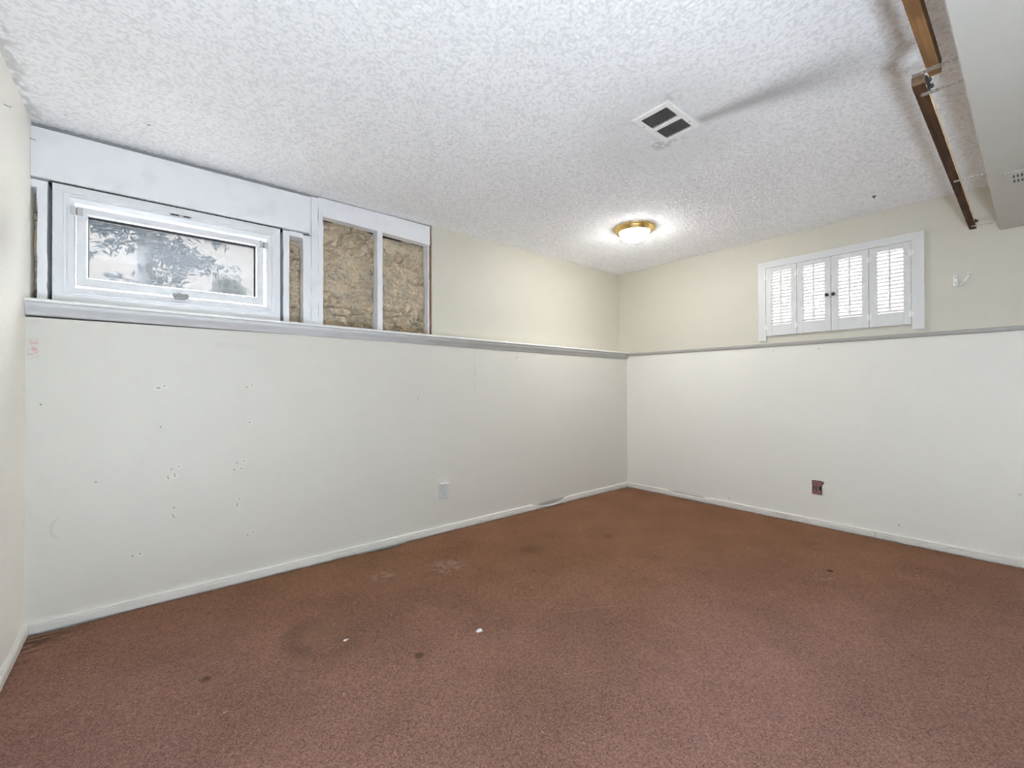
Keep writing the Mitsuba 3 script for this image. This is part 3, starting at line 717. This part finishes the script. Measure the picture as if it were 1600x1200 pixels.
hk = thing('wall_bracket', 'small upright white curtain-rod bracket on the right wall', 'bracket')
obj('plate', bbox(XB - 0.014, XB, 0.312, 0.334, 1.668, 1.740, 0.002), 'trim_white', hk)
obj('hook', bbox(XB - 0.026, XB - 0.013, 0.313, 0.333, 1.668, 1.679, 0.002), 'trim_white', hk)
for z in (1.724, 1.690):
    obj('screw', cyl((XB - 0.016, 0.321, z), (XB - 0.0135, 0.321, z), 0.0036, 10), 'screw', hk)
hk = thing('wall_bracket', 'tilted white curtain-rod bracket hanging loose, right of the upright one', 'bracket')
arm = bbox(-0.007, 0, -0.0065, 0.0065, -0.036, 0.036, 0.001)
arm.apply_transform(trimesh.transformations.rotation_matrix(math.radians(32), [1, 0, 0]))
arm = at(arm, XB, 0.276, 1.709)
obj('arm', arm, 'trim_white', hk)
obj('hook', bbox(XB - 0.024, XB - 0.0005, 0.286, 0.302, 1.673, 1.681, 0.002), 'trim_white', hk)
for y, z in ((0.2615, 1.732), (0.289, 1.688)):
    obj('screw', cyl((XB - 0.0085, y, z), (XB - 0.0055, y, z), 0.0036, 10), 'screw', hk)

# nails and small scraps
for y, z, lab in ((2.385, 2.082, 'small nail sticking out of the near side wall below the ceiling'), (2.835, 2.158, 'small nail in the side wall by the corner of the header board')):
    obj('nail', cyl((XC - 0.002, y, z), (XC + 0.018, y + 0.002, z - 0.004), 0.0016, 8), 'screw', label=lab, cat_='nail')
ch = obj('ceiling_hook', cat(cyl((3.519, 0.651, H - 0.004), (3.519, 0.651, H + 0.001), 0.011, 14), cyl((3.519, 0.651, H - 0.016), (3.519, 0.651, H - 0.003), 0.004, 8)), 'wood_brown', label='small brown hook base on the ceiling above the shutters', cat_='hook')
for x, y, r, lab in ((1.105, 1.550, 0.016, 'torn white scrap lying mid-carpet, the largest of the scraps'), (0.634, 1.852, 0.011, 'small white scrap at the edge of the dark carpet stain')):
    a = np.sort(rng.uniform(0, 6.28, 9))
    rr = r * rng.uniform(0.45, 1.1, 9)
    sp = sg.Polygon([(x + 1.3 * q * math.cos(t), y + q * math.sin(t)) for q, t in zip(rr, a)]).buffer(0)
    obj('paper_scrap', remap(extr(sp, 0.0015), (0, 0, 0.0), (1, 0, 0), (0, 1, 0), (0, 0, 1)), 'paper', label=lab, cat_='scrap')

# ------------------------------------------------------------------ added fill uplight, out of view on the floor behind the camera
fl = thing('added_fill_lamp', 'white fill uplight with a frosted half dome, added out of view behind the camera', 'added fill lamp')
FX, FY, FZ = 0.05, -0.45, 0.45
obj('base', at(lathe([(0, 0), (0.10, 0), (0.10, 0.012), (0.085, 0.02), (0.10, FZ - 0.05), (0.152, FZ - 0.01), (0.152, FZ), (0, FZ)], 32), FX, FY, 0.0), 'lamp_white', fl, smooth=40)
gm = at(lathe([(0.15 * math.cos(a), 0.15 * math.sin(a)) for a in np.linspace(0, math.pi / 2, 12)], 32), FX, FY, FZ + 0.001)
gm.fix_normals()
if (gm.face_normals[:, 2] < 0).mean() > 0.5:
    gm.invert()
obj('dome', gm, 'lamp_white', fl, smooth=True, emitter={'type': 'area', 'radiance': rgb(FILL * 0.84, FILL, FILL * 1.17)})

# ------------------------------------------------------------------ outside
gp = rect(-25, 30, -8, 30).difference(rect(XC - 0.1, XB + 0.2, YB - 0.1, Y + 0.19))
obj('ground', remap(extr(gp, 0.3), (0, 0, 1.0), (1, 0, 0), (0, 1, 0), (0, 0, 1)), 'lawn', label='pale bare ground outside at the level of the window sills', cat_='ground', kind='structure')
nh = thing('added_house', 'plain house wall made up as a dim stand-in for the pale sky beyond the tree', 'house')  # dim wall added as a backdrop in place of bright sky
obj('wall', box(-9, 9, 11.0, 17.0, 1.2, 5.6), 'stucco', nh)
rf = trimesh.Trimesh([(-9.5, 10.5, 5.5), (9.5, 10.5, 5.5), (9.5, 17.5, 5.5), (-9.5, 17.5, 5.5), (-9.5, 14, 7.4), (9.5, 14, 7.4)],
                     [(0, 1, 5), (0, 5, 4), (2, 3, 4), (2, 4, 5), (1, 2, 5), (3, 0, 4), (0, 2, 1), (0, 3, 2)], process=False)
obj('roof', rf, 'shingles', nh)
nh2 = thing('added_house', 'house wall added outside the shuttered window to block the sky', 'house')  # second house, added to keep sky light off the louvers
obj('wall', box(6.4, 12.0, -7.0, 9.0, 1.2, 7.4), 'siding', nh2)
obj('roof', trimesh.Trimesh([(6.1, -7.5, 7.3), (12.4, -7.5, 7.3), (12.4, 9.5, 7.3), (6.1, 9.5, 7.3), (9.2, -7.5, 9.0), (9.2, 9.5, 9.0)],
                            [(0, 3, 5), (0, 5, 4), (1, 4, 5), (1, 5, 2), (0, 4, 1), (3, 2, 5), (0, 1, 2), (0, 2, 3)], process=False), 'shingles', nh2)


rt = np.random.default_rng(11)


def sprays(centres, size, count_each, spread, rngg, flat=0.6):
    """Little tufts: thin pointed blades round each centre."""
    C = np.repeat(np.asarray(centres), count_each, 0)
    C = C + rngg.normal(0, 1, C.shape) * spread
    n = len(C)
    d = rngg.normal(0, 1, (n, 3)) * [1, 1, flat]
    d /= np.linalg.norm(d, axis=1, keepdims=True)
    s = np.cross(d, rngg.normal(0, 1, (n, 3)))
    s /= np.linalg.norm(s, axis=1, keepdims=True)
    L = size * rngg.uniform(0.6, 1.3, (n, 1))
    w = L * 0.16
    V = np.stack([C - s * w * 0.4, C + d * L * 0.5 - s * w, C + d * L, C + d * L * 0.5 + s * w, C + s * w * 0.4], 1).reshape(-1, 3)
    k = np.arange(n)[:, None] * 5
    F = np.vstack([k + [0, 1, 4], k + [1, 3, 4], k + [1, 2, 3]])
    return V, F


TX, TY = -0.03, 6.0
tr_ = thing('spruce_tree', 'blue-grey spruce trunk and branches seen through the hazy window', 'tree')
tp = [(TX - 0.012, TY, 1.2), (TX - 0.005, TY, 2.1), (TX + 0.012, TY, 2.75), (TX + 0.03, TY, 4.0), (TX + 0.03, TY, 6.5)]
trad = [0.075, 0.066, 0.062, 0.05, 0.02]
tv, tf = [], []
ns = 18
tz = np.linspace(1.2, 6.5, 160)
for k, z in enumerate(tz):
    cx = np.interp(z, [q[2] for q in tp], [q[0] for q in tp])
    r = np.interp(z, [q[2] for q in tp], trad)
    a = np.linspace(0, 2 * np.pi, ns, endpoint=False)
    rr = r * (1 + 0.22 * (meshkit.noise(np.stack([np.cos(a) * 3, np.sin(a) * 3, a * 0 + z * 9], 1)) - 0.5))
    tv += list(zip(cx + rr * np.cos(a), TY + rr * np.sin(a), a * 0 + z))
    if k:
        for j in range(ns):
            p0, p1 = (k - 1) * ns + j, (k - 1) * ns + (j + 1) % ns
            tf += [(p0, p1, p1 + ns), (p0, p1 + ns, p0 + ns)]
obj('trunk', (np.array(tv), np.array(tf)), 'bark', tr_, smooth=True)
BR = [(2.72, -0.50, -0.10, -0.08), (2.62, -0.42, 0.25, -0.10), (2.66, -0.30, -0.3, 0.02), (2.60, 0.50, -0.15, -0.12), (2.45, 0.55, 0.2, -0.02), (2.48, 0.35, -0.35, -0.06), (2.70, 0.45, 0.3, -0.05),
      (2.30, 0.32, -0.2, -0.05), (2.24, 0.28, 0.22, -0.02), (2.15, -0.22, -0.12, 0.02), (2.85, -0.55, -0.2, -0.10), (2.88, 0.62, -0.1, -0.15), (2.95, 0.4, 0.4, -0.1), (3.1, -0.5, 0.35, -0.2), (2.56, 0.72, 0.05, -0.10)]
for k in range(46):
    z = 3.1 + 3.2 * k / 46
    a = 2.4 * k
    L = 1.25 * (6.9 - z) / 3.8
    BR.append((z, L * math.cos(a), L * math.sin(a), -0.25 * L))
cent = []
for z, dx, dy, dz in BR:
    x0 = np.interp(z, [q[2] for q in tp], [q[0] for q in tp])
    p0, p1 = np.array([x0, TY, z]), np.array([x0 + dx, TY + dy, z + dz])
    obj('branch', cyl(p0, p1, 0.012, 6, 0.004), 'bark', tr_, smooth=60)
    L = np.linalg.norm(p1 - p0)
    m = int(L / 0.055)
    t = np.linspace(0.22, 1.05, m)[:, None]
    c = p0 + (p1 - p0) * t + [0, 0, -0.02]
    cent.append((c + rt.normal(0, 0.03, c.shape))[rt.uniform(0, 1, m) < 0.8])
V, F = sprays(np.vstack(cent), 0.075, 15, [0.05, 0.05, 0.035], rt, 1.0)
obj('foliage', (V, F), 'needles', tr_, kind='stuff')

sh = thing('garden_shrub', 'rounded grey-green shrub at the right of the window view', 'shrub')
SX, SY = 0.545, 4.65
for k in range(9):
    a = k * 0.7
    obj('stem', cyl((SX, SY, 1.25), (SX + 0.12 * math.cos(a), SY + 0.12 * math.sin(a), 1.95 + 0.04 * (k % 3)), 0.012, 6, 0.004), 'bark', sh)
c = rt.normal(0, 1, (330, 3))
c = c / np.linalg.norm(c, axis=1, keepdims=True) * rt.uniform(0.45, 1.0, (330, 1)) ** 0.5
c = np.array([SX, SY, 1.66]) + c * [0.150, 0.16, 0.40]
V, F = sprays(c, 0.034, 24, [0.026, 0.026, 0.026], rt, 1.0)
obj('foliage', (V, F), 'leaves_shrub', sh, kind='stuff')
